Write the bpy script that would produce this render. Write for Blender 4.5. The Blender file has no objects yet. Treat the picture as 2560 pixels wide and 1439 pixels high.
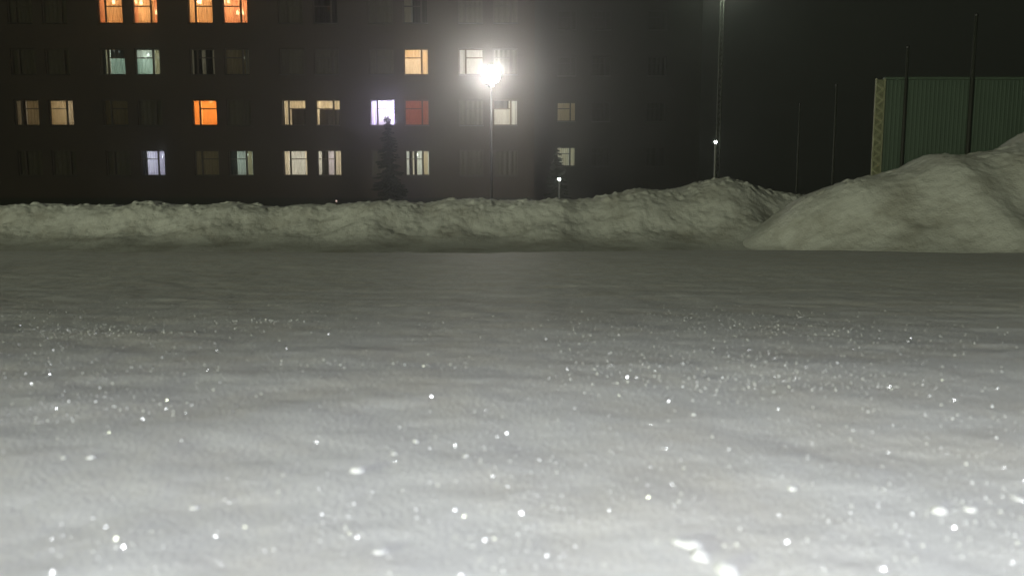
import bpy, bmesh, math, random
import numpy as np
from mathutils import Vector, Matrix
random.seed(7)
R = math.radians
S = bpy.context.scene
COL = S.collection

# ---------------------------------------------------------------- camera
PITCH = R(6.6); FPX = 1950.0
cam_d = bpy.data.cameras.new("camera"); cam = bpy.data.objects.new("camera", cam_d); COL.objects.link(cam)
cam.location = (0, 0, 0); cam.rotation_euler = (math.pi/2 - PITCH, 0, 0)
cam_d.sensor_width = 36.0; cam_d.lens = 36.0*FPX/2560.0
cam_d.clip_start = 0.01; cam_d.clip_end = 1000
cam_d.dof.use_dof = True; cam_d.dof.focus_distance = 22.0; cam_d.dof.aperture_fstop = cam_d.lens/2.2
S.camera = cam

# ---------------------------------------------------------------- night sky, sun, exposure
W = bpy.data.worlds.new("World"); S.world = W; W.use_nodes = True
wn = W.node_tree.nodes; bg = wn['Background']
bg.inputs[0].default_value = (0.0100, 0.0112, 0.0078, 1); bg.inputs[1].default_value = 1.0   # starless, lamp-lit town sky
S.view_settings.view_transform = 'Standard'; S.view_settings.look = 'None'
S.view_settings.exposure = 0.0; S.view_settings.gamma = 1.0; S.view_settings.use_curve_mapping = False
cy = S.cycles
cy.use_denoising = True
cy.max_bounces = 4; cy.diffuse_bounces = 2; cy.glossy_bounces = 2; cy.transmission_bounces = 3
cy.transparent_max_bounces = 12; cy.volume_bounces = 0; cy.sample_clamp_indirect = 3.0; cy.sample_clamp_direct = 0.0
cy.use_adaptive_sampling = False; cy.caustics_reflective = False; cy.caustics_refractive = False

GROUND = -1.05
D_MAIN, D_BACK = 43.0, 49.0

def at(x, y, D):
    "a point of the place at depth D, measured off the photograph (2560 wide)"
    u = (x - 1280)/FPX; v = (719.5 - y)/FPX
    t = D/(math.cos(PITCH) + v*math.sin(PITCH))
    return Vector((u*t, D, t*(v*math.cos(PITCH) - math.sin(PITCH))))

# ---------------------------------------------------------------- helpers
def tag(o, label=None, cat=None, group=None, kind=None):
    if label: o['label'] = label
    if cat: o['category'] = cat
    if group: o['group'] = group
    if kind: o['kind'] = kind
    return o
def empty(name, loc, parent=None):
    o = bpy.data.objects.new(name, None); COL.objects.link(o); o.location = loc
    o.empty_display_size = 0.2
    if parent: o.parent = parent
    return o
def link(name, me, mat=None, parent=None, loc=None, smooth=False):
    o = bpy.data.objects.new(name, me); COL.objects.link(o)
    if mat is not None and not me.materials: me.materials.append(mat)
    if parent: o.parent = parent
    if loc is not None: o.location = loc
    if smooth: me.polygons.foreach_set('use_smooth', [True]*len(me.polygons))
    return o
class MB:
    def __init__(s): s.v = []; s.f = []
    def box(s, a, b):
        x0, y0, z0 = a; x1, y1, z1 = b; n = len(s.v)
        s.v += [(x0,y0,z0),(x1,y0,z0),(x1,y1,z0),(x0,y1,z0),(x0,y0,z1),(x1,y0,z1),(x1,y1,z1),(x0,y1,z1)]
        s.f += [tuple(n+i for i in q) for q in ((0,3,2,1),(4,5,6,7),(0,1,5,4),(1,2,6,5),(2,3,7,6),(3,0,4,7))]
        return s
    def tube(s, pts, rad, n=8, cap=True):
        pts = [Vector(p) for p in pts]
        if not hasattr(rad, '__len__'): rad = [rad]*len(pts)
        rings = []
        for i, p in enumerate(pts):
            d = (pts[min(i+1, len(pts)-1)] - pts[max(i-1, 0)]).normalized()
            a = d.cross(Vector((0, 1, 0)) if abs(d.y) < .9 else Vector((1, 0, 0))).normalized(); b = d.cross(a)
            k = len(s.v); rings.append(k)
            for j in range(n):
                t = 2*math.pi*j/n
                s.v.append(tuple(p + (a*math.cos(t) + b*math.sin(t))*rad[i]))
        for i in range(len(pts)-1):
            for j in range(n):
                s.f.append((rings[i]+j, rings[i]+(j+1) % n, rings[i+1]+(j+1) % n, rings[i+1]+j))
        if cap:
            s.f.append(tuple(rings[0]+j for j in reversed(range(n)))); s.f.append(tuple(rings[-1]+j for j in range(n)))
        return s
    def lathe(s, prof, n=20, c=(0, 0, 0)):
        rings = []
        for r, z in prof:
            rings.append(len(s.v))
            for j in range(n):
                t = 2*math.pi*j/n; s.v.append((c[0]+r*math.cos(t), c[1]+r*math.sin(t), c[2]+z))
        for i in range(len(prof)-1):
            for j in range(n):
                s.f.append((rings[i]+j, rings[i]+(j+1) % n, rings[i+1]+(j+1) % n, rings[i+1]+j))
        return s
    def ball(s, r, c=(0, 0, 0), n=16, m=10):
        return s.lathe([(max(1e-4, r*math.sin(math.pi*i/m)), -r*math.cos(math.pi*i/m)) for i in range(m+1)], n, c)
    def mesh(s, name):
        me = bpy.data.meshes.new(name); me.from_pydata(s.v, [], s.f); me.update(); return me
    def build(s, name, mat=None, parent=None, loc=None, smooth=False):
        return link(name, s.mesh(name), mat, parent, loc, smooth)

def hash2(ix, iy, seed):
    h = (ix.astype(np.int64)*374761393 + iy.astype(np.int64)*668265263 + seed*974711) & 0x7fffffff
    h = ((h ^ (h >> 13))*1274126177) & 0x7fffffff
    return ((h ^ (h >> 16)) & 0xffffff)/float(0xffffff)*2 - 1
def vnoise(x, y, seed=0):
    ix = np.floor(x); iy = np.floor(y); fx = x-ix; fy = y-iy
    ux = fx*fx*fx*(fx*(fx*6-15)+10); uy = fy*fy*fy*(fy*(fy*6-15)+10)
    a = hash2(ix, iy, seed); b = hash2(ix+1, iy, seed); c = hash2(ix, iy+1, seed); d = hash2(ix+1, iy+1, seed)
    return (a*(1-ux)+b*ux)*(1-uy) + (c*(1-ux)+d*ux)*uy
def fbm(x, y, scale, octs, seed=0, gain=.5, ridged=False):
    x = x/scale; y = y/scale; s = 0; a = 1.0
    for k in range(octs):
        xr = x*.8 - y*.6; yr = x*.6 + y*.8
        n = vnoise(xr + k*17.3, yr - k*9.1, seed+k)
        s = s + a*((1-2*np.abs(n)) if ridged else n)
        a *= gain; x = xr*2.03; y = yr*2.03
    return s
def sstep(a, b, x):
    t = np.clip((x-a)/(b-a), 0, 1); return t*t*(3-2*t)
def heightfield(name, X, Y, Z, mat):
    ny, nx = X.shape
    co = np.stack([X, Y, Z], -1).reshape(-1, 3).astype(np.float32)
    i = np.arange(nx*ny).reshape(ny, nx)
    q = np.stack([i[:-1, :-1], i[:-1, 1:], i[1:, 1:], i[1:, :-1]], -1).reshape(-1, 4)
    me = bpy.data.meshes.new(name); me.vertices.add(len(co)); me.vertices.foreach_set('co', co.ravel())
    me.loops.add(q.size); me.loops.foreach_set('vertex_index', q.ravel().astype(np.int32))
    me.polygons.add(len(q)); me.polygons.foreach_set('loop_start', np.arange(0, q.size, 4, dtype=np.int32))
    me.polygons.foreach_set('use_smooth', np.ones(len(q), bool))
    me.update(calc_edges=True); me.validate()
    return link(name, me, mat)

# ---------------------------------------------------------------- materials
def newmat(name):
    m = bpy.data.materials.new(name); m.use_nodes = True; nt = m.node_tree
    return m, nt, nt.nodes['Principled BSDF'], nt.nodes['Material Output']
def plain(name, col, rough=.7, metal=0, noise=.15, scale=6, bump=0.0, bscale=40):
    m, nt, b, out = newmat(name); N = nt.nodes.new; L = nt.links.new
    tc = N('ShaderNodeTexCoord'); nz = N('ShaderNodeTexNoise'); nz.inputs['Scale'].default_value = scale; nz.inputs['Detail'].default_value = 5
    L(tc.outputs['Object'], nz.inputs['Vector'])
    mx = N('ShaderNodeMix'); mx.data_type = 'RGBA'
    mx.inputs['A'].default_value = (*[c*(1-noise) for c in col], 1); mx.inputs['B'].default_value = (*[min(1, c*(1+noise)) for c in col], 1)
    L(nz.outputs['Fac'], mx.inputs['Factor']); L(mx.outputs['Result'], b.inputs['Base Color'])
    b.inputs['Roughness'].default_value = rough; b.inputs['Metallic'].default_value = metal
    if bump:
        n2 = N('ShaderNodeTexNoise'); n2.inputs['Scale'].default_value = bscale; n2.inputs['Detail'].default_value = 4
        L(tc.outputs['Object'], n2.inputs['Vector'])
        bp = N('ShaderNodeBump'); bp.inputs['Strength'].default_value = bump; bp.inputs['Distance'].default_value = .02
        L(n2.outputs['Fac'], bp.inputs['Height']); L(bp.outputs['Normal'], b.inputs['Normal'])
    return m
def snow(name, col, dirt, dscale, bumps):
    m, nt, b, out = newmat(name); N = nt.nodes.new; L = nt.links.new
    tc = N('ShaderNodeTexCoord')
    nz = N('ShaderNodeTexNoise'); nz.inputs['Scale'].default_value = dscale; nz.inputs['Detail'].default_value = 8; nz.inputs['Roughness'].default_value = .65
    L(tc.outputs['Object'], nz.inputs['Vector'])
    rp = N('ShaderNodeValToRGB'); rp.color_ramp.elements[0].position = .30; rp.color_ramp.elements[1].position = .56
    rp.color_ramp.elements[0].color = (*[c*(1-dirt)*f for c, f in zip(col, (1, .97, .92))], 1); rp.color_ramp.elements[1].color = (*col, 1)
    L(nz.outputs['Fac'], rp.inputs['Fac']); L(rp.outputs['Color'], b.inputs['Base Color'])
    b.inputs['Roughness'].default_value = .65; b.inputs['Specular IOR Level'].default_value = .25
    prev = None
    for sc, st, dist in bumps:
        n2 = N('ShaderNodeTexNoise'); n2.inputs['Scale'].default_value = sc; n2.inputs['Detail'].default_value = 6; n2.inputs['Roughness'].default_value = .6
        L(tc.outputs['Object'], n2.inputs['Vector'])
        bp = N('ShaderNodeBump'); bp.inputs['Strength'].default_value = st; bp.inputs['Distance'].default_value = dist
        L(n2.outputs['Fac'], bp.inputs['Height'])
        if prev: L(prev.outputs['Normal'], bp.inputs['Normal'])
        prev = bp
    L(prev.outputs['Normal'], b.inputs['Normal'])
    return m
def emit(name, col, s):
    m, nt, b, out = newmat(name); nt.nodes.remove(b)
    e = nt.nodes.new('ShaderNodeEmission'); e.inputs[0].default_value = (*col, 1); e.inputs[1].default_value = s
    nt.links.new(e.outputs[0], out.inputs[0]); return m
def cloth(name, col, open_=.2, trans=.75):
    m, nt, b, out = newmat(name); nt.nodes.remove(b); N = nt.nodes.new; L = nt.links.new
    tc = N('ShaderNodeTexCoord'); mp = N('ShaderNodeMapping'); mp.inputs['Scale'].default_value = (14, 14, 2.2); L(tc.outputs['Object'], mp.inputs[0])
    nz = N('ShaderNodeTexNoise'); nz.inputs['Scale'].default_value = 1.6; nz.inputs['Detail'].default_value = 3; L(mp.outputs[0], nz.inputs['Vector'])
    mc = N('ShaderNodeMix'); mc.data_type = 'RGBA'; mc.inputs['A'].default_value = (*[c*.62 for c in col], 1); mc.inputs['B'].default_value = (*[min(1, c*1.2) for c in col], 1)
    L(nz.outputs['Fac'], mc.inputs['Factor'])
    t = N('ShaderNodeBsdfTranslucent'); d = N('ShaderNodeBsdfDiffuse'); tr = N('ShaderNodeBsdfTransparent')
    L(mc.outputs['Result'], t.inputs[0]); L(mc.outputs['Result'], d.inputs[0])
    a = N('ShaderNodeMixShader'); a.inputs[0].default_value = trans; L(d.outputs[0], a.inputs[1]); L(t.outputs[0], a.inputs[2])
    c = N('ShaderNodeMixShader'); c.inputs[0].default_value = open_; L(a.outputs[0], c.inputs[1]); L(tr.outputs[0], c.inputs[2])
    L(c.outputs[0], out.inputs[0]); return m
def glass(name):
    m, nt, b, out = newmat(name); nt.nodes.remove(b); N = nt.nodes.new; L = nt.links.new
    tr = N('ShaderNodeBsdfTransparent'); tr.inputs[0].default_value = (.93, .95, .94, 1)
    g = N('ShaderNodeBsdfGlossy'); g.inputs['Roughness'].default_value = .22
    fr = N('ShaderNodeFresnel'); fr.inputs[0].default_value = 1.10
    mx = N('ShaderNodeMixShader'); L(fr.outputs[0], mx.inputs[0]); L(tr.outputs[0], mx.inputs[1]); L(g.outputs[0], mx.inputs[2])
    L(mx.outputs[0], out.inputs[0]); return m

M = {}
M['snow_near'] = snow('fresh_snow', (.80, .81, .83), .05, 9, ((60, .25, .005), (420, .55, .0018)))
M['snow_bank'] = snow('ploughed_snow', (.76, .77, .76), .35, 1.6, ((9, .4, .04), (42, .5, .02)))
M['snow_ground'] = snow('trodden_snow', (.62, .63, .64), .3, .5, ((4, .4, .05), (30, .4, .02)))
M['snow_clump'] = plain('loose_snow', (.78, .79, .81), .8, 0, .03, 3)
M['ice'] = None
m, nt, b, out = newmat('ice_crystal'); nt.nodes.remove(b)
g = nt.nodes.new('ShaderNodeBsdfGlossy'); g.inputs['Roughness'].default_value = .27; g.inputs['Color'].default_value = (.95, .97, 1, 1)
d_ = nt.nodes.new('ShaderNodeBsdfDiffuse'); d_.inputs[0].default_value = (.8, .81, .83, 1)
mx_ = nt.nodes.new('ShaderNodeMixShader'); mx_.inputs[0].default_value = .36
nt.links.new(d_.outputs[0], mx_.inputs[1]); nt.links.new(g.outputs[0], mx_.inputs[2]); nt.links.new(mx_.outputs[0], out.inputs[0]); M['ice'] = m
M['wall'] = plain('dark_brick', (.085, .070, .054), .9, 0, .22, .35, .5, 14)
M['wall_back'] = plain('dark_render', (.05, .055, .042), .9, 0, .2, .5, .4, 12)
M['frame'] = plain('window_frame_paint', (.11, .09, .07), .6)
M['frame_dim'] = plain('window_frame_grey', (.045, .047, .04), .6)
M['sill'] = plain('sheet_metal', (.075, .075, .065), .5, .2)
M['glass'] = glass('window_glass')
M['room_white'] = plain('room_paint', (.62, .60, .55), .8)
M['room_warm'] = plain('room_wallpaper', (.62, .48, .32), .8)
M['room_red'] = plain('room_red_paint', (.55, .22, .14), .8)
M['plant'] = plain('houseplant_leaf', (.03, .05, .02), .6)
M['metal'] = plain('galvanised_steel', (.20, .21, .19), .55, .3, .25, 5)
M['black_paint'] = plain('black_paint', (.014, .014, .014), .8)
M['dull_metal'] = plain('weathered_steel', (.05, .055, .045), .7, 0, .25, 5)
M['dark_metal'] = plain('dark_steel', (.05, .05, .05), .5, .3)
M['concrete'] = plain('concrete', (.075, .08, .066), .85, 0, .35, 7, .5, 60)
M['green'] = plain('green_painted_sheet', (.115, .165, .125), .7, 0, .18, .8, .2, 20)
M['post'] = plain('yellowed_steel', (.43, .44, .29), .6, 0, .35, 14)
M['post_plate'] = plain('stained_plate', (.27, .28, .18), .7, 0, .5, 20)
M['needle'] = plain('spruce_needles', (.022, .032, .018), .7, 0, .4, 3)
M['bark'] = plain('spruce_bark', (.05, .04, .03), .9)
M['white_plastic'] = plain('white_plastic', (.7, .7, .68), .4)

# ---------------------------------------------------------------- terrain
gx = np.linspace(-150, 150, 161); gy = np.linspace(-150, 150, 161); GX, GY = np.meshgrid(gx, gy)
o = heightfield('snowy_ground', GX, GY, GROUND - .03 + .03*fbm(GX, GY, 6, 3, 3), M['snow_ground'])
tag(o, 'flat trodden snow of the dark yard', kind='structure')

# near snow: the flat top of a low mound that falls gently away from the camera
ny, nx = 620, 560
ty = np.linspace(0, 1, ny); ys = -1.6 + 1.6*np.clip(ty/.12, 0, 1) + 7.4*np.clip((ty-.12)/.88, 0, 1)**2.2
tx = np.linspace(-1, 1, nx)
YY = np.repeat(ys[:, None], nx, 1)
half = 1.7 + .95*np.clip(YY, 0, None)
XX = tx[None, :]*half
_ty = np.linspace(0, 8, 1601); _ts = .068*sstep(.33, .85, _ty) - .028*sstep(1.2, 2.4, _ty); _tz = np.concatenate([[0], np.cumsum(.5*(_ts[1:]+_ts[:-1]))*.005])
def mound_z(X, Y):
    fade = np.clip(np.abs(Y)/.6 + .25, 0, 1)
    z = -.125 - np.interp(Y, _ty, _tz)
    z = z + .006*fade*fbm(X, Y, 1.5, 2, 11) + .0014*fade*fbm(X, Y*1.5, .28, 3, 21) + .0008*fbm(X, Y, .045, 3, 31) + .0005*fbm(X, Y, .011, 2, 41)
    # wind ripples
    z = z + .0009*fade*np.clip(fbm(X*.55 + .25*Y, Y*2.0, .2, 2, 51, ridged=True), -.2, 1)
    edge = sstep(4.5, 7.2, Y + .25*fbm(X, Y, 1.7, 2, 61)); 
    z = z - 1.2*edge - .9*sstep(-1.2, -1.6, Y)
    hw = 1.7 + .95*np.clip(Y, 0, None)
    return z - 1.0*sstep(.82, 1.0, np.abs(X)/hw)
ZZ = mound_z(XX, YY)
o = heightfield('snow_mound', XX, YY, ZZ, M['snow_near'])
tag(o, 'smooth sparkling fresh snow on the low foreground mound', kind='structure')

# ploughed bank along the far side of the yard
crest_px = [(-500,512),(-200,518),(0,514),(90,509),(180,516),(245,511),(310,517),(345,508),(380,501),(440,514),(510,513),(580,506),(640,516),(690,521),(760,512),
 (830,515),(900,507),(1000,504),(1070,512),(1110,499),(1250,503),(1340,501),(1400,497),(1440,501),(1480,497),(1520,488),(1600,473),(1660,477),(1700,470),(1740,458),(1770,449),(1800,447),(1850,451),
 (1900,467),(1960,482),(2010,486),(2100,500),(2300,515),(3000,520),(3600,520)]
def bank(name, pts, D, depth_f, depth_b, x0, x1, dx, seed, foot0=-.74, yoff=None, lump=1.0):
    P = [at(px, py, D) for px, py in pts]
    cx = np.array([p.x for p in P]); cz = np.array([p.z for p in P])
    n1 = int((x1-x0)/dx); xs = np.linspace(x0, x1, n1)
    s = np.concatenate([-np.linspace(1, 0, int(depth_f/dx*.6))**1.9, np.linspace(0, 1, int(depth_b/.06))[1:]])
    X = np.repeat(xs[None, :], len(s), 0); Sg = np.repeat(s[:, None], n1, 1)
    zc = np.interp(xs, cx, cz); zc = np.convolve(np.pad(zc, 6, 'edge'), np.ones(13)/13, 'valid')
    off = (yoff(xs) if yoff else 0*xs) + .35*fbm(xs, xs*0+3, 2.4, 3, seed+5)
    Y = D + off[None, :] + np.where(Sg < 0, Sg*depth_f, Sg*depth_b)
    fr = -np.clip(Sg, None, 0)*depth_f                      # metres in front of the crest
    foot = foot0 - .03*fr - .35*sstep(3.0, depth_f, fr)
    H = np.clip(zc - foot0, 0, None)[None, :]
    wdt = np.clip(1.28*H, .45, None)
    front = foot + H/(1 + (fr/wdt)**3.0)
    bk = 1 - np.clip(Sg, 0, 1); back = GROUND - .12 + (foot0 + H - GROUND + .12)*bk*bk*(3-2*bk)
    Z = np.where(Sg < 0, front, back)
    tap = sstep(x0, x0 + 1.6, xs)[None, :]
    Z = GROUND - .15 + (Z - GROUND + .15)*tap
    rise = np.clip((Z - foot0)/np.clip(H, .15, None), 0, 1)
    env = np.clip(H*1.5, 0, 1)*(.10 + .90*sstep(.0, .35, rise)); top = sstep(.6, .95, rise)
    Z = Z + lump*env*(.07*(1-.75*top)*fbm(X, Y, 1.1, 2, seed) + .03*(1-.5*top)*fbm(X, Y, .36, 3, seed+10) + .011*np.clip(fbm(X, Y, .17, 3, seed+20, ridged=True), -.4, 1.2)*(.6+.6*top) + .009*fbm(X, Y, .07, 3, seed+30))
    # clods near the crest
    c = np.clip(fbm(X, Y, .13, 2, seed+40) - .35, 0, 1)
    Z = Z + lump*.05*c*env*top
    return heightfield(name, X, Y, Z, M['snow_bank'])
o = bank('snow_bank', crest_px, 14.0, 5.0, 2.5, -15, 14, .022, 100, lump=.9)
tag(o, 'low ploughed snow bank with a lumpy crest before the buildings', kind='structure')
pile_px = [(1400,760),(1700,690),(1820,630),(1880,596),(1930,556),(1975,520),(2015,492),(2052,475),(2090,459),(2170,440),(2220,428),(2260,411),(2285,394),(2310,388),(2350,390),(2400,391),(2430,382),(2460,378),(2500,369),(2530,350),(2560,330),(2700,290),(2900,270),(3300,300),(3700,420)]
o = bank('snow_pile', pile_px, 11.6, 5.0, 3.0, 1.4, 15, .022, 300, foot0=-.76, lump=.6)
tag(o, 'tall shovelled snow pile rising in front of the green hoarding', kind='structure')

# ---------------------------------------------------------------- apartment buildings
ROW_Z = [1.19, 3.88, 6.56, 9.24, 11.92]; WIN_H, WIN_W = 1.37, 1.34
def px_to_x(px, D, y=280): return at(px, y, D).x
PAIR = [px_to_x(p, D_MAIN) for p in (109, 331.5, 554, 777, 999, 1221)]
HALF = .93
def facade(xs, zs, holes, y0, y1):
    "wall sheet of real thickness with openings; holes are (i, j) cells"
    v = {}; mb = MB()
    def V(x, y, z):
        k = (round(x, 4), round(y, 4), round(z, 4))
        if k not in v: v[k] = len(mb.v); mb.v.append(k)
        return v[k]
    for i in range(len(xs)-1):
        for j in range(len(zs)-1):
            a, b, c, d = xs[i], xs[i+1], zs[j], zs[j+1]
            if (i, j) in holes:
                mb.f += [(V(a,y0,c),V(b,y0,c),V(b,y1,c),V(a,y1,c)),(V(a,y0,d),V(a,y1,d),V(b,y1,d),V(b,y0,d)),
                         (V(a,y0,c),V(a,y1,c),V(a,y1,d),V(a,y0,d)),(V(b,y0,c),V(b,y0,d),V(b,y1,d),V(b,y1,c))]
            else:
                mb.f += [(V(a,y0,c),V(a,y0,d),V(b,y0,d),V(b,y0,c)),(V(a,y1,c),V(b,y1,c),V(b,y1,d),V(a,y1,d))]
    x0, x1, z0, z1 = xs[0], xs[-1], zs[0], zs[-1]
    mb.f += [(V(x0,y0,z1),V(x0,y1,z1),V(x1,y1,z1),V(x1,y0,z1)),(V(x0,y0,z0),V(x0,y1,z0),V(x0,y1,z1),V(x0,y0,z1)),(V(x1,y0,z0),V(x1,y0,z1),V(x1,y1,z1),V(x1,y1,z0))]
    return mb
_cache = {}
def shared(key, fn):
    if key not in _cache: _cache[key] = fn()
    return _cache[key]
def curtain_mesh(w, h, folds, amp, seed):
    rnd = random.Random(seed); n = max(6, folds*8); ph = rnd.random()*6
    mb = MB()
    for i in range(n+1):
        t = i/n; y = amp*math.sin(2*math.pi*folds*t + ph + .8*math.sin(5*t+ph)); 
        mb.v += [(w*t, y*.7, 0), (w*t, y, h)]
        if i: k = 2*i; mb.f.append((k-2, k, k+1, k-1))
    return mb.mesh('curtain')
def window(parent, x, z, y, w, h, narrow, mat):
    "narrow: -1 narrow sash left, +1 right. Wide light has a transom a third down."
    o = empty('window', (x, y, z), parent)
    f = .055; fm = .085; nw = .29*w
    def fr():
        mb = MB(); d0, d1 = 0, .07
        mb.box((-w/2, d0, 0), (w/2, d1, f)); mb.box((-w/2, d0, h-f), (w/2, d1, h))
        mb.box((-w/2, d0, f), (-w/2+f, d1, h-f)); mb.box((w/2-f, d0, f), (w/2, d1, h-f))
        mx = narrow*(w/2 - nw)
        mb.box((mx-fm/2, d0, f), (mx+fm/2, d1, h-f))
        a, b = (-w/2+f, mx-fm/2) if narrow > 0 else (mx+fm/2, w/2-f)
        mb.box((a, d0+.003, h*.64), (b, d1-.003, h*.64+.05)); return mb.mesh('frame')
    link('frame', shared(('f', w, h, narrow, mat.name), fr), mat, o)
    mx = narrow*(w/2 - nw); a, b = (-w/2+f, mx-fm/2) if narrow > 0 else (mx+fm/2, w/2-f)
    c, d = (mx+fm/2, w/2-f) if narrow > 0 else (-w/2+f, mx-fm/2)
    for k, (p, q, r, s) in enumerate(((a, b, f, h*.64), (a, b, h*.64+.05, h-f), (c, d, f, h-f))):
        link('pane', shared(('p', w, h, narrow, k), lambda: MB().box((p, .03, r), (q, .036, s)).mesh('pane')), M['glass'], o)
    link('sill', shared(('s', w), lambda: MB().box((-w/2+.01, -.30, -.035), (w/2-.01, .0, -.004)).mesh('sill')), M['sill'], o)
    return o
def room(parent, x, z, y, w, h, mat, depth=3.0):
    def mk():
        mb = MB(); a, b, c, d = -w/2, w/2, -.78, h
        mb.v = [(a,0,c),(b,0,c),(b,depth,c),(a,depth,c),(a,0,d),(b,0,d),(b,depth,d),(a,depth,d)]
        mb.f = [(0,1,2,3),(4,7,6,5),(3,2,6,7),(0,3,7,4),(1,5,6,2)]
        return mb.mesh('room')
    return link('room', shared(('r', w, h, mat.name), mk), mat, parent, (x, y, z))

bulb_mesh = {}
def lamp_light(parent, loc, col, power, rad):
    ld = bpy.data.lights.new('lamp_light', 'POINT'); ld.energy = power; ld.color = col; ld.shadow_soft_size = rad
    lo = bpy.data.objects.new('lamp_light', ld); COL.objects.link(lo); lo.parent = parent; lo.location = loc
    return lo
emits = {}
def emat(col, s):
    k = (col, s)
    if k not in emits: emits[k] = emit('glow', col, s)
    return emits[k]
def pendant(loc, col, power, label, glow=3, r=.07, cord=.45):
    o = empty('pendant_lamp', loc); tag(o, label, 'lamp', 'lamps in the lit flats')
    link('cord', shared(('cord', cord), lambda: MB().tube([(0, 0, r*.8), (0, 0, cord)], .008, 6).mesh('cord')), M['dark_metal'], o)
    key = ('bulb', r, col, glow)
    link('bulb', shared(key, lambda: MB().ball(r).mesh('bulb')), emat(col, glow), o)
    lamp_light(o, (0, 0, -r-.06), col, power, .05)
    return o
def sconce(loc, col, label, glow=9, r=.075):
    o = empty('wall_lamp', loc); tag(o, label, 'lamp', 'small lamps seen through curtains')
    link('shade', shared(('sc', r, col, glow), lambda: MB().lathe([(.001, -r), (r*.7, -r*.8), (r, -r*.1), (r*.8, r*.6), (r*.3, r*1.6), (.001, r*2.1)], 12).mesh('shade')), emat(col, glow), o)
    link('bracket', shared(('scb', r), lambda: MB().tube([(0, 0, -r*.9), (0, 0, -r*2.2), (0, r*1.8, -r*2.4)], .012, 6).mesh('bracket')), M['dark_metal'], o)
    return o

ORANGE = (1.0, .43, .14); WARM = (1.0, .80, .54); AMBER = (1.0, .50, .21); PEACH = (1.0, .66, .38); WHITE = (1.0, .9, .74); COOL = (.80, .84, 1.0); TEAL = (.74, .90, .80); VIOLET = (.72, .62, 1.0); GREY = (.9, .92, .78); TAN = (1.0, .80, .56)
C = {k: cloth('curtain_'+k, c, o_, t_) for k, c, o_, t_ in (
    ('cream', (.80, .70, .56), .16, .8), ('sheer', (.82, .80, .76), .45, .8), ('white', (.82, .82, .82), .12, .8), ('teal', (.62, .78, .71), .2, .8),
    ('orange', (.86, .56, .28), .10, .8), ('red', (.60, .24, .16), .06, .7), ('dark', (.05, .045, .04), .02, .2), ('blind', (.21, .18, .14), 0, .1), ('shut', (.085, .09, .07), 0, .1), ('lilac', (.72, .66, .86), .2, .8), ('tan', (.68, .54, .34), .1, .8), ('pink', (.86, .52, .44), .1, .8))}
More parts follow.
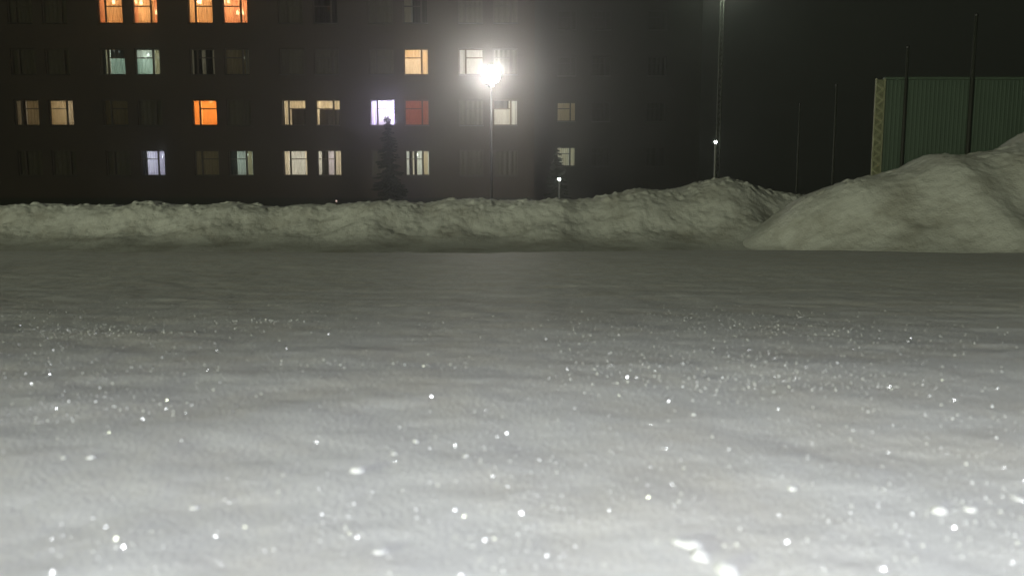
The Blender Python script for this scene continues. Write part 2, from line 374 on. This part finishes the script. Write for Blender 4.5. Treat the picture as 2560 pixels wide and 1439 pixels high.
# (row from ground, pair, side): light colour, watts, description, curtains (x0, x1, z0, z1, cloth, folds)
full = (0, 1, 0, 1)
L_ = {
 (3,1,-1): (AMBER, 62, 'orange top floor window with cream drapes', [(0,.20,0,1,'pink',3),(.30,.90,0,1,'cream',5),(.90,1,0,1,'pink',2)]),
 (3,1, 1): (AMBER, 70, 'orange top floor window with a small lamp by its narrow sash', [(0,.15,0,1,'pink',2),(.15,.62,0,1,'cream',5),(.78,1,0,1,'pink',3)]),
 (3,2,-1): (AMBER, 78, 'orange top floor window with pale tied drapes', [(0,.22,0,1,'cream',3),(.34,.82,0,1,'cream',3),(.86,1,0,1,'cream',2)]),
 (3,2, 1): (AMBER, 72, 'orange top floor window with finely striped drapes', [(0,.62,0,1,'pink',9),(.7,1,0,1,'pink',3)]),
 (3,3, 1): (ORANGE, 1.0, 'nearly dark top floor window with one faint spot', [(0,1,0,1,'dark',6)]),
 (3,4, 1): (GREY, 1.2, 'nearly dark top floor window with faint striped drapes', [(0,.30,0,1,'cream',5),(.36,1,0,1,'dark',5)]),
 (2,1,-1): (TEAL, 21, 'teal window with a dim narrow sash', [(0,.14,0,1,'dark',2),(.14,.30,0,1,'tan',3),(.33,1,0,.66,'teal',4),(.33,1,.66,1,'dark',3)]),
 (2,1, 1): (TEAL, 30, 'teal window with a clear upper light', [(0,.66,0,.64,'teal',4),(0,.66,.64,1,'sheer',3),(.72,1,0,1,'tan',4)]),
 (2,2,-1): (GREY, 4.5, 'dim window with four grey drape strips', [(0,.10,0,1,'cream',1),(.10,.42,0,1,'dark',2),(.42,.56,0,1,'cream',2),(.56,.85,0,1,'dark',2),(.85,.95,0,1,'cream',1)]),
 (2,2, 1): (GREY, 1.0, 'very dim window with grey drapes', [(0,.8,0,1,'tan',6),(.84,.92,0,1,'cream',1)]),
 (2,4, 1): (PEACH, 88, 'bright peach window', [(0,.62,0,.62,'white',2),(0,.62,.62,1,'cream',5),(.73,1,0,1,'cream',2)]),
 (2,5,-1): (WHITE, 34, 'pale grey window beside the globe lamp', [(0,1,0,1,'white',3)]),
 (1,0,-1): (TAN, 7, 'olive tan window with a wide dark mullion', [(0,.16,0,1,'cream',2),(.16,.36,0,1,'dark',2),(.40,1,0,1,'tan',5)]),
 (1,0, 1): (TAN, 24, 'tan window with a bright narrow sash', [(0,.66,0,1,'tan',4),(.72,1,0,1,'cream',2)]),
 (1,1,-1): (GREY, .4, 'almost black window with a faint drape', [(0,1,0,1,'tan',6)]),
 (1,2,-1): (ORANGE, 105, 'vivid orange window', [(0,.25,0,1,'orange',1),(.33,1,0,1,'orange',1)]),
 (1,3,-1): (WARM, 44, 'window lit only through its top light and a side strip', [(0,.08,0,1,'dark',1),(.10,.20,0,1,'cream',1),(.30,.36,0,.7,'cream',1),(.36,1,0,.66,'dark',3),(.30,1,.66,1,'cream',5)]),
 (1,3, 1): (WARM, 54, 'window lit through its top lights above dark drapes', [(0,.10,0,.7,'cream',1),(.10,1,0,.64,'dark',4),(0,1,.64,1,'cream',6)]),
 (1,4,-1): (VIOLET, 75, 'violet white window behind the spruce tip', [(0,.26,0,1,'lilac',2),(.33,.70,.2,1,'sheer',3),(.85,1,0,1,'lilac',1)]),
 (1,4, 1): (ORANGE, 19, 'dull red window', [(0,1,0,1,'red',2)]),
 (1,5, 1): (WHITE, 40, 'pale window below the globe lamp', [(0,.62,0,.64,'white',2),(0,.62,.64,1,'dark',2),(.70,1,0,1,'white',2)]),
 (0,1, 1): (COOL, 42, 'lilac white ground floor window', [(0,.22,0,1,'dark',2),(.22,.66,0,1,'lilac',4),(.7,1,0,1,'lilac',2)]),
 (0,2,-1): (GREY, 1.9, 'dim ground floor window with speckled drapes', [(0,1,0,1,'tan',9)]),
 (0,2, 1): (TEAL, 22, 'bluish ground floor window with one half hidden', [(0,.30,0,1,'dark',2),(.30,.64,0,1,'white',3),(.72,.9,0,1,'tan',2)]),
 (0,3,-1): (WHITE, 46, 'warm white ground floor window with parted drapes', [(0,.2,0,1,'cream',2),(.30,.86,0,1,'white',4),(.86,1,0,1,'cream',1)]),
 (0,3, 1): (WHITE, 42, 'warm white ground floor window with dark drape folds', [(0,.14,0,1,'white',1),(.14,.42,0,1,'dark',3),(.42,.70,0,1,'lilac',2),(.73,1,0,1,'cream',2)]),
 (0,4, 1): (GREY, 40, 'ground floor window with thin vertical drape strips', [(0,.14,0,1,'white',2),(.14,.28,0,1,'dark',2),(.28,.34,0,1,'cream',1),(.34,.46,0,1,'dark',1),(.50,.66,0,1,'white',2),(.72,.90,0,1,'tan',4),(.90,1,0,1,'white',1)]),
}
GAIN = 1.5
def curtains(win, specs, w, h, seed):
    for i, (a, b, c, d, k, n) in enumerate(specs):
        me = curtain_mesh((b-a)*w, (d-c)*h, n, .018, seed*31+i)
        link('curtain', me, C[k], win, (-w/2 + a*w, .16 + .012*i, c*h), smooth=True)

bld = empty('apartment_building', (0, D_MAIN, GROUND))
tag(bld, 'wide dark brick apartment block with four rows of windows, some lit orange or white', 'building')
xs = [-31.0]; holesx = []
for p in PAIR:
    for s in (-1, 1):
        holesx.append(len(xs)); xs += [p + s*HALF - WIN_W/2, p + s*HALF + WIN_W/2]
xs.append(px_to_x(1336, D_MAIN))
zs = [GROUND - .2]; holesz = []
for z in ROW_Z[:4]: holesz.append(len(zs)); zs += [z, z + WIN_H]
zs.append(13.6)
fx = [x for x in xs]; fz = [z - GROUND for z in zs]
facade(fx, fz, {(i, j) for i in holesx for j in holesz}, 0, .36).build('wall', M['wall'], bld)
# end wall, roof and plinth
EX = xs[-1]
MB().box((EX-.36, .361, -.2), (EX, 12, fz[-1])).build('end_wall', M['wall'], bld)
MB().box((-31.3, -.45, fz[-1]+.003), (EX+.4, 12.4, fz[-1]+.28)).build('roof', M['dark_metal'], bld)
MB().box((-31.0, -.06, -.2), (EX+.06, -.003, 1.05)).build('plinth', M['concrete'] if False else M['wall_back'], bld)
seed = 1
for r in range(4):
    for p in range(6):
        for s in (-1, 1):
            seed += 1
            x = PAIR[p] + s*HALF; z = ROW_Z[r] - GROUND
            spec = L_.get((r, p, s))
            w = window(bld, x, z, .12, WIN_W, WIN_H, s, M['frame'])
            rm = 'room_white'
            if spec and spec[0] in (ORANGE, AMBER): rm = 'room_warm'
            room(bld, x, z, .361, 1.84, 1.72, M[rm])
            if spec:
                col, pw, desc, cur = spec
                curtains(w, cur, WIN_W, WIN_H, seed)
                lx = x + .25*s*(-1); ly = D_MAIN + .361 + 1.55
                pendant((lx, ly, ROW_Z[r] + 1.22), col, pw*GAIN, 'pendant lamp of the ' + desc)
            else:
                curtains(w, [(0, 1, 0, 1, 'blind', 5)], WIN_W, WIN_H, seed)
# small lamps seen in the upper flats
for px, py, d, what in ((284,6,44.0,'flame shaped lamp in the orange window with cream drapes'), (339,6,44.0,'one of two flame shaped lamps in the orange window by the narrow sash lamp'), (353,8,44.1,'one of two flame shaped lamps in the orange window by the narrow sash lamp'),
                        (391,33,43.9,'low lamp glowing at the narrow sash of an orange window'), (499,5,44.2,'large globe shaped lamp above the pale tied drapes'), (560,6,44.0,'one of the high pair of lamps behind finely striped orange drapes'), (571,5,44.1,'one of the high pair of lamps behind finely striped orange drapes'),
                        (594,33,43.9,'one of the low pair of lamps behind striped orange drapes'), (607,34,43.9,'one of the low pair of lamps behind striped orange drapes'), (838,38,43.5,'faint lamp in a nearly black top floor window'), (1062,28,43.5,'faint lamp in a nearly black striped top floor window')):
    q = at(px, py, d); faint = 'faint' in what
    sconce(q, (1, .62, .3), what, glow=.28 if faint else 26, r=.12 if px == 499 else .085)
q = at(527, 254, 43.9); sconce(q, (1, .6, .25), 'small lamp at the top corner of the vivid orange window', 12, .07)
for px, py, what in ((285,128,'one of two ceiling spots behind the teal window with dim narrow sash'),(298,130,'one of two ceiling spots behind the teal window with dim narrow sash'),(371,138,'lone ceiling spot behind the teal window with clear upper light')):
    sconce(at(px, py, 44.0), (.85, 1, .9), what, 5, .055)
vio = at(977, 272, 43.8); o = sconce(vio, (.74, .66, 1.0), 'blinding violet white lamp in the window behind the spruce tip', 130, .16)
lamp_light(o, (0, -.05, -.3), (.72, .62, 1.0), 70, .1)
sconce(at(949, 251, 43.8), (.8, .72, 1.0), 'small violet white lamp at the top of the window behind the spruce tip', 30, .07)

# pot plant silhouettes on the violet sill
def pot_plant(loc, h, label, seed):
    rnd = random.Random(seed); o = empty('potted_plant', loc); tag(o, label, 'plant')
    MB().lathe([(.001, 0), (.07, 0), (.09, .13), (.001, .13)], 12).build('pot', M['dark_metal'], o)
    mb = MB()
    for i in range(70):
        a = rnd.random()*6.28; t = rnd.random(); r0 = .04 + .16*(1-t)*rnd.random(); c = Vector((r0*math.cos(a), r0*.5*math.sin(a), .14 + t*(h-.14)))
        d = Vector((math.cos(a), .5*math.sin(a), .4 + rnd.random())).normalized()*.09; n = Vector((-math.sin(a), .3, math.cos(a)*.5)).normalized()*.03
        k = len(mb.v); mb.v += [tuple(c), tuple(c+d*.5+n), tuple(c+d), tuple(c+d*.5-n)]; mb.f.append((k, k+1, k+2, k+3))
    mb.build('leaves', M['plant'], o); return o
pot_plant((PAIR[4]-HALF+.18, D_MAIN+.30, ROW_Z[1]), .55, 'dark leafy pot plant in the violet white window', 4)

# set-back wing
b2 = empty('apartment_building', (0, D_BACK, GROUND)); tag(b2, 'darker apartment wing set back behind the brick block, only two windows dimly lit', 'building')
W2, H2 = 1.18, 1.17
BX = [px_to_x(p, D_BACK) for p in (1416, 1502, 1640)]
BZ = [at(1416, y, D_BACK).z for y in (415.5, 303.5)]; st = BZ[1]-BZ[0]; BZ += [BZ[1]+st, BZ[1]+2*st]
xs2 = [px_to_x(1250, D_BACK)]; hx = []
for x in BX: hx.append(len(xs2)); xs2 += [x-W2/2, x+W2/2]
xs2.append(px_to_x(1750, D_BACK)); zs2 = [-.2]; hz = []
for z in BZ: hz.append(len(zs2)); zs2 += [z-GROUND, z-GROUND+H2]
zs2.append(13.2)
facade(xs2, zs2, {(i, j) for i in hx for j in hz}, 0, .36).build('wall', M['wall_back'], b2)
MB().box((xs2[0]-.2, -.3, 13.203), (xs2[-1]+.3, 10, 13.45)).build('roof', M['dark_metal'], b2)
MB().box((xs2[-1]-.36, .361, -.2), (xs2[-1], 9.8, 13.2)).build('end_wall', M['wall_back'], b2)
for j, z in enumerate(BZ):
    for i, x in enumerate(BX):
        seed += 1
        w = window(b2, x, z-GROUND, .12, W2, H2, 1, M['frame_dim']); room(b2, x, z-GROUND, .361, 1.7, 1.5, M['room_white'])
        if i == 0 and j == 0:
            curtains(w, [(0,.3,.5,1,'cream',2),(.3,.62,0,1,'cream',3),(.68,1,0,1,'cream',2)], W2, H2, seed)
            pendant((x, D_BACK+1.9, z+1.0), (.90, 1, .84), 24, 'pendant lamp in the dim grey window above the small path lamp')
        elif i == 0 and j == 1:
            curtains(w, [(0,.62,.0,1,'tan',6),(.62,1,.0,1,'tan',4)], W2, H2, seed)
            pendant((x, D_BACK+1.9, z+1.0), (.95, 1, .8), 11, 'pendant lamp in the dim olive window of the set-back wing')
        else: curtains(w, [(0,1,0,1,'shut',4)], W2, H2, seed)

# ---------------------------------------------------------------- spruces
def spruce(base, h, rad, label, seed):
    rnd = random.Random(seed); o = empty('spruce_tree', base); tag(o, label, 'tree', 'spruce trees before the buildings')
    MB().tube([(0, 0, 0), (0.02, 0, h*.5), (0, 0, h*.97)], [.09, .055, .012], 8).build('trunk', M['bark'], o, smooth=True)
    br = MB(); nd = MB(); z = .35
    while z < h*.97:
        t = z/h; L = rad*(1-t)**.85 + .05; n = 5 if t < .8 else 4
        for k in range(n):
            a = rnd.random()*6.28; l = L*(.7+.45*rnd.random()); dx, dy = math.cos(a), math.sin(a)
            pts = [Vector((dx*l*s, dy*l*s, z - .62*l*s + .30*l*s*s)) for s in (0, .35, .7, 1)]
            br.tube(pts, [.016*(1-t)+.005, .011, .007, .003], 4, False)
            m = max(7, int(l*44))
            for i in range(m):
                s = .1 + .9*(i+rnd.random())/m; c = Vector((dx*l*s, dy*l*s, z - .62*l*s + .30*l*s*s))
                for sg in (-1, 1):
                    tw = (.10 + .20*l*(1-s))*(.7+.6*rnd.random())
                    d = (Vector((-dy, dx, 0))*sg*.8 + Vector((dx, dy, 0))*.6 + Vector((0, 0, -.75+1.1*(rnd.random()-.5)))).normalized()
                    q = c + d*tw; wv = Vector((0, 0, 1)).cross(d).normalized()*.04 + Vector((0, 0, .018*(rnd.random()-.3)))
                    k0 = len(nd.v); nd.v += [tuple(c-wv*.5), tuple(c+d*tw*.5-wv), tuple(q), tuple(c+d*tw*.5+wv), tuple(c+d*tw*.5+Vector((0,0,.03)))]
                    nd.f += [(k0, k0+1, k0+4), (k0+1, k0+2, k0+4), (k0+2, k0+3, k0+4), (k0+3, k0, k0+4)]
        z += .06 + .09*rnd.random()
    br.build('branches', M['bark'], o)['kind'] = 'stuff'; nd.build('crown', M['needle'], o)
    return o
tip = at(969, 284, 38.5); spruce((tip.x, 38.5, GROUND-.02), tip.z-GROUND+.05, 1.05, 'dark spruce whose tip crosses the violet white window', 5)
tip = at(1393, 372, 39.0); spruce((tip.x, 39.0, GROUND-.02), tip.z-GROUND+.15, .95, 'dark spruce beside the small path lamp before the set-back wing', 9)

# ---------------------------------------------------------------- lamps
def globe_lamp(px, py, D, r, col, glow, watts, label):
    p = at(px, py, D); o = empty('street_lamp', (p.x, D, GROUND)); tag(o, label, 'street lamp'); h = p.z-GROUND
    MB().tube([(0, 0, -.1), (0, 0, 1.0), (0, 0, h-r-.12)], [.06, .045, .035], 12).build('pole', M['black_paint'], o, smooth=True)
    MB().lathe([(.001, 0), (.15, 0), (.15, .04), (.09, .3), (.001, .3)], 14).build('base', M['dark_metal'], o)
    MB().lathe([(.045, h-r-.14), (.13, h-r-.10), (.15, h-r*.9), (.001, h-r*.9)], 16).build('fitter', M['dark_metal'], o)
    MB().ball(r, (0, 0, h), 24, 16).build('globe', emit('globe_glow', col, glow), o, smooth=True)
    MB().lathe([(.001, h+r+.09), (.05, h+r+.07), (.10, h+r-.005), (.001, h+r-.01)], 14).build('finial', M['dark_metal'], o)
    return o
globe_lamp(1228, 188, 30.0, .33, (1.0, .94, .88), 250, 0, 'tall street lamp with a blazing white globe before the brick block')

def small_lamp(px, py, D, r, col, glow, label, watts):
    p = at(px, py, D); o = empty('path_lamp', (p.x, D, GROUND)); tag(o, label, 'lamp'); h = p.z-GROUND
    MB().tube([(0, 0, -.1), (0, 0, h-r)], .035, 8).build('post', M['metal'], o)
    MB().ball(r, (0, 0, h), 12, 8).build('bulb', emit('small_glow', col, glow), o, smooth=True)
    MB().lathe([(r*1.5, h+r*.7), (r*.4, h+r*1.6), (.001, h+r*1.7)], 12).build('cap', M['dark_metal'], o)
    return o
small_lamp(1398, 448, 37.5, .07, (.86, 1.0, .88), 24, 'small white path lamp glowing beside the spruce', 0)
small_lamp(1789, 355, 26.0, .045, (.9, 1.0, .92), 26, 'small white lamp on a slim post beside the tall concrete mast', 0)
# marker peeping over the bank
p = at(841, 504, 15.0); o = empty('marker_stake', (p.x, 15.0, GROUND)); tag(o, 'short stake with a tiny pinkish lamp peeping over the snow bank', 'marker'); h = p.z-GROUND
MB().box((-.012, -.012, 0), (.012, .012, h)).build('stake', M['bark'], o)
MB().ball(.017, (0, 0, h+.012), 10, 8).build('lens', emit('marker_glow', (1, .74, .62), .8), o)

# ---------------------------------------------------------------- posts and mast
def mast(px, D, h, label):
    p = at(px, 300, D); o = empty('concrete_mast', (p.x, D, GROUND)); tag(o, label, 'mast')
    mb = MB(); a0, a1 = .062, .05; n = 44
    for sx in (-1, 1):
        mb.tube([(sx*a0, 0, -.2), (sx*a1, 0, h)], .026, 6)
    for i in range(n):
        z0 = h*i/n; z1 = h*(i+1)/n; a = a0+(a1-a0)*z0/h; sg = 1 if i % 2 else -1
        mb.tube([(sg*a, 0, z0), (-sg*a, 0, z1)], .016, 5)
    mb.build('shaft', M['concrete'], o)
    MB().box((-.55, -.04, h+.001), (.55, .04, h+.09)).build('crossarm', M['metal'], o)
    mb = MB().box((-.26, -.22, h-.26), (.26, -.14, h-.03)); mb.build('floodlight', M['dark_metal'], o)
    MB().box((-.20, -.2, h-.285), (.20, -.15, h-.262)).build('lens', emit('flood_glow', (.92, 1, .85), 6), o)
    lamp_light(o, (0, -.26, h-.42), (.88, 1.0, .8), 45, .05)
    return o
ztop = at(1803, -60, 26.4).z
mast(1797, 26.4, ztop-GROUND, 'tall latticed concrete mast lit near its top, standing between block and hoarding')
def pole(px, py_top, D, r, label):
    p = at(px, py_top, D); o = empty('steel_pole', (p.x, D, GROUND)); tag(o, label, 'pole', 'bare steel poles around the yard'); h = p.z-GROUND
    MB().tube([(0, 0, -.1), (0, 0, h)], [r*1.1, r*.85], 10).build('shaft', M['dull_metal'], o, smooth=True)
    MB().lathe([(r*1.0, h-.01), (r*1.05, h+.03), (.001, h+.07)], 10).build('cap', M['dark_metal'], o)
pole(2000, 262, 24, .030, 'shortest slim steel pole, next to the tall concrete mast')
pole(2092, 215, 23, .034, 'slim steel pole standing in the open just outside the green hoarding')
pole(2270, 120, 18.92, .038, 'slim steel pole in front of the green hoarding near its latticed end post')
pole(2441, 40, 18.91, .048, 'tallest thick steel pole in front of the middle of the green hoarding')

# ---------------------------------------------------------------- green hoarding
GD = 19.0
g0 = at(2213, 200, GD); shed = empty('green_hoarding', (g0.x, GD, GROUND)); tag(shed, 'tall green corrugated metal hoarding with a pale latticed end post', 'hoarding')
hh = g0.z-GROUND; WL = 9.0
def sheet():
    mb = MB(); n = 75; w = 1.0
    prof = []
    for i in range(int(w/.1)):
        x = i*.1; prof += [(x, 0), (x+.055, 0), (x+.065, -.007), (x+.09, -.007)]
    prof.append((w-.004, 0))
    for (x, y) in prof: mb.v += [(x, y, 0), (x, y, hh), (x, y+.02, 0), (x, y+.02, hh)]
    for i in range(len(prof)-1):
        k = 4*i; mb.f += [(k, k+4, k+5, k+1), (k+2, k+3, k+7, k+6), (k+1, k+5, k+7, k+3)]
    return mb.mesh('sheet')
sm = sheet()
for i in range(int(WL)):
    link('sheet', sm, M['green'], shed, (i*1.0, 0, 0))
MB().box((-.02, -.05, hh+.002), (WL+.05, .09, hh+.06)).build('top_rail', M['green'], shed)
for z in (.5, hh*.5, hh-.25): MB().box((0, .024, z), (WL, .075, z+.06)).build('rail', M['dark_metal'], shed)
for x in (.03, 3.0, 6.0, 8.9): MB().box((x-.04, .078, -.1), (x+.04, .16, hh)).build('upright', M['dark_metal'], shed)
post = empty('end_post', (-.13, -.06, 0), shed)
mb = MB().box((-.115, -.012, 0), (-.085, .03, hh+.02)); mb.build('upright', M['post'], post)
mb = MB().box((.085, -.012, 0), (.115, .03, hh+.02)); mb.build('upright', M['post'], post)
lm = MB().tube([(-.085, 0, 0), (.085, 0, .12)], .034, 5).mesh('lacing_bar'); lm2 = MB().tube([(.085, 0, 0), (-.085, 0, .12)], .034, 5).mesh('lacing_bar')
MB().box((-.083, .031, 0), (.083, .045, hh)).build('backing_plate', M['post_plate'], post)
k = 0; z = .1
while z < hh-.12:
    link('lacing_bar', lm if k % 2 else lm2, M['post'], post, (0, 0, z)); z += .125; k += 1

# ---------------------------------------------------------------- lamps behind the camera that light the yard snow
def yard_lamp(loc, h, col, watts, label):
    o = empty('yard_lamp', loc); tag(o, label, 'street lamp')
    MB().tube([(0, 0, -.1), (0, 0, h-.2)], [.07, .045], 12).build('pole', M['metal'], o)
    MB().tube([(0, 0, h-.2), (0, .25, h), (0, .6, h+.06)], .03, 8).build('arm', M['metal'], o)
    MB().box((-.14, .55, h+.03), (.14, 1.0, h+.12)).build('housing', M['dark_metal'], o)
    MB().box((-.10, .60, h+.0), (.10, .95, h+.028)).build('lens', emit('yard_glow', col, 30), o)
    lamp_light(o, (0, .8, h-.32), col, watts, .28); return o
yard_lamp((-14.5, -15.0, GROUND), 4.1, (.96, 1.0, .69), 13000, 'yard lamp on a steel post beyond the low foreground mound')
def lantern(loc, col, watts):
    o = empty('lantern', loc); tag(o, 'small white camping lantern standing on the near snow', 'lantern')
    MB().lathe([(.001, -.02), (.07, -.02), (.07, .01), (.022, .03), (.018, .25), (.038, .265), (.04, .285), (.001, .285)], 18).build('base', M['dark_metal'], o)
    MB().lathe([(.001, .425), (.055, .427), (.042, .452), (.001, .465)], 18).build('cap', M['white_plastic'], o)
    mb = MB()
    for k in range(4):
        a = k*math.pi/2; mb.tube([(.037*math.cos(a), .037*math.sin(a), .285), (.046*math.cos(a), .046*math.sin(a), .426)], .0015, 5)
    mb.build('cage', M['dark_metal'], o)
    MB().ball(.024, (0, 0, .36), 14, 10).build('bulb', emit('lantern_glow', col, watts), o, smooth=True); return o
lz = float(mound_z(np.array([.12]), np.array([-.22]))[0])
lantern((.12, -.16, lz - .04), (.97, .985, 1.0), 690)

# ---------------------------------------------------------------- snow details
# ice crystals lying on the near snow
rng = np.random.default_rng(5)
v = []; f = []
def crystals(n, y0, y1, u0, u1, smin, smax, patch):
    y = np.exp(rng.uniform(math.log(y0), math.log(y1), n)); u = rng.triangular(u0, .5*(u0+u1), u1, n) if patch else rng.uniform(u0, u1, n)
    x = y*u
    keep = rng.uniform(0, 1, n) < .15 + .85*sstep(-.3, .6, fbm(x, y, .22, 3, 77))
    x, y = x[keep], y[keep]
    z = mound_z(x, y)
    for i in range(len(x)):
        s = (smin + (smax-smin)*rng.uniform(0, 1)**2.5)
        nrm = Vector((rng.normal(-x[i]/y[i], .6), rng.normal(-1.0, .6), .7)).normalized(); a = nrm.orthogonal().normalized(); b = nrm.cross(a); c = Vector((x[i], y[i], z[i]+s*.35)); k = len(v)
        for j in range(5):
            t = j*1.2566; v.append(tuple(c + (a*math.cos(t)+b*math.sin(t))*s*.5))
        f.append((k, k+1, k+2, k+3, k+4))
crystals(2600, .17, .45, -.72, .72, .0004, .0013, False)
crystals(2400, .45, 3.2, -.75, .75, .0006, .0016, False)
crystals(6500, .42, 1.3, -.95, -.22, .0006, .0016, True)
crystals(1400, .50, 1.1, .02, .62, .0006, .0014, True)
for px, py, n, sp in ((675, 843, 60, .02), (515, 672, 70, .06), (1660, 1045, 60, .04), (900, 985, 40, .03), (1085, 996, 20, .012)):
    d = at(px, py, 1.0); t = .125/max(.01, -d.z - .049)
    cx, cy_ = d.x*t, t
    x = cx + rng.normal(0, sp*1.6, n); y = cy_ + rng.normal(0, sp*.6, n); z = mound_z(x, y)
    for i in range(n):
        s = rng.uniform(.0006, .0018); nrm = Vector((rng.normal(0, .6), rng.normal(-1.0, .6), .7)).normalized(); a = nrm.orthogonal().normalized(); b = nrm.cross(a); c = Vector((x[i], y[i], z[i]+s*.35)); k = len(v)
        for j in range(5):
            q = j*1.2566; v.append(tuple(c + (a*math.cos(q)+b*math.sin(q))*s*.5))
        f.append((k, k+1, k+2, k+3, k+4))
me = bpy.data.meshes.new('ice_crystals'); me.from_pydata(v, [], f); me.update()
o = link('ice_crystals', me, M['ice']); tag(o, 'glinting ice crystals scattered over the near snow', 'ice', kind='stuff')

# loose clumps of snow on the near mound
def clump_mesh(seed):
    bm = bmesh.new(); bmesh.ops.create_icosphere(bm, subdivisions=3, radius=1)
    rnd = random.Random(seed); ox = rnd.random()*50
    P = np.array([v.co[:] for v in bm.verts]); d = 1 + .28*fbm(P[:, 0]+ox+P[:, 2]*.7, P[:, 1]-P[:, 2]*.6, .9, 3, seed)
    for v_, k in zip(bm.verts, d): v_.co *= k; v_.co.z *= .62
    me = bpy.data.meshes.new('snow_clump'); bm.to_mesh(me); bm.free(); me.polygons.foreach_set('use_smooth', [True]*len(me.polygons)); return me
cm = [clump_mesh(s) for s in range(4)]
def ground_hit(px, py):
    d = at(px, py, 1.0); lo, hi = .05, 6.0
    for t in np.linspace(.08, 6, 1200):
        if d.z*t < float(mound_z(np.array([d.x*t]), np.array([t]))[0]): return Vector((d.x*t, t, d.z*t))
    return None
clumps = [(1722,1372,.0075),(1750,1398,.006),(1815,1432,.006),(895,1178,.0045),(425,1240,.0035),(485,1275,.003),(2345,1278,.0045),(2425,1275,.0028),(1980,1222,.0028),(160,1148,.003),(228,1146,.003),(1040,1104,.0025),(985,1135,.0022),(1165,1140,.0022),(910,1345,.004),(950,1385,.004),(2540,1250,.004),(1735,1040,.0028),(2130,1388,.003)]
for i, (px, py, s) in enumerate(clumps):
    q = ground_hit(px, py); s = s*.62
    if q is None: continue
    o = link('snow_clump', cm[i % 4].copy() if False else cm[i % 4], M['snow_clump'], None, (q.x, q.y, q.z + s*.15))
    o.scale = (s*1.2, s, s*1.2); o.rotation_euler = (0, 0, i*1.3)
    tag(o, 'largest loose clump of snow on the bright foreground snow' if i == 0 else 'tiny loose clump of snow lying on the foreground snow', 'snow clump', 'loose clumps on the near snow')

# ---------------------------------------------------------------- frosty air
m = bpy.data.materials.new('frosty_air'); m.use_nodes = True; nt = m.node_tree
for n in list(nt.nodes):
    if n.type != 'OUTPUT_MATERIAL': nt.nodes.remove(n)
vol = nt.nodes.new('ShaderNodeVolumePrincipled'); vol.inputs['Color'].default_value = (.97, .97, .97, 1)
vol.inputs['Density'].default_value = .0055; vol.inputs['Anisotropy'].default_value = .90
nt.links.new(vol.outputs[0], [n for n in nt.nodes if n.type == 'OUTPUT_MATERIAL'][0].inputs['Volume'])
o = MB().box((-155, -155, GROUND-1.2), (155, 155, 17.5)).build('haze', m); tag(o, 'thin frosty night air over the yard', kind='stuff')
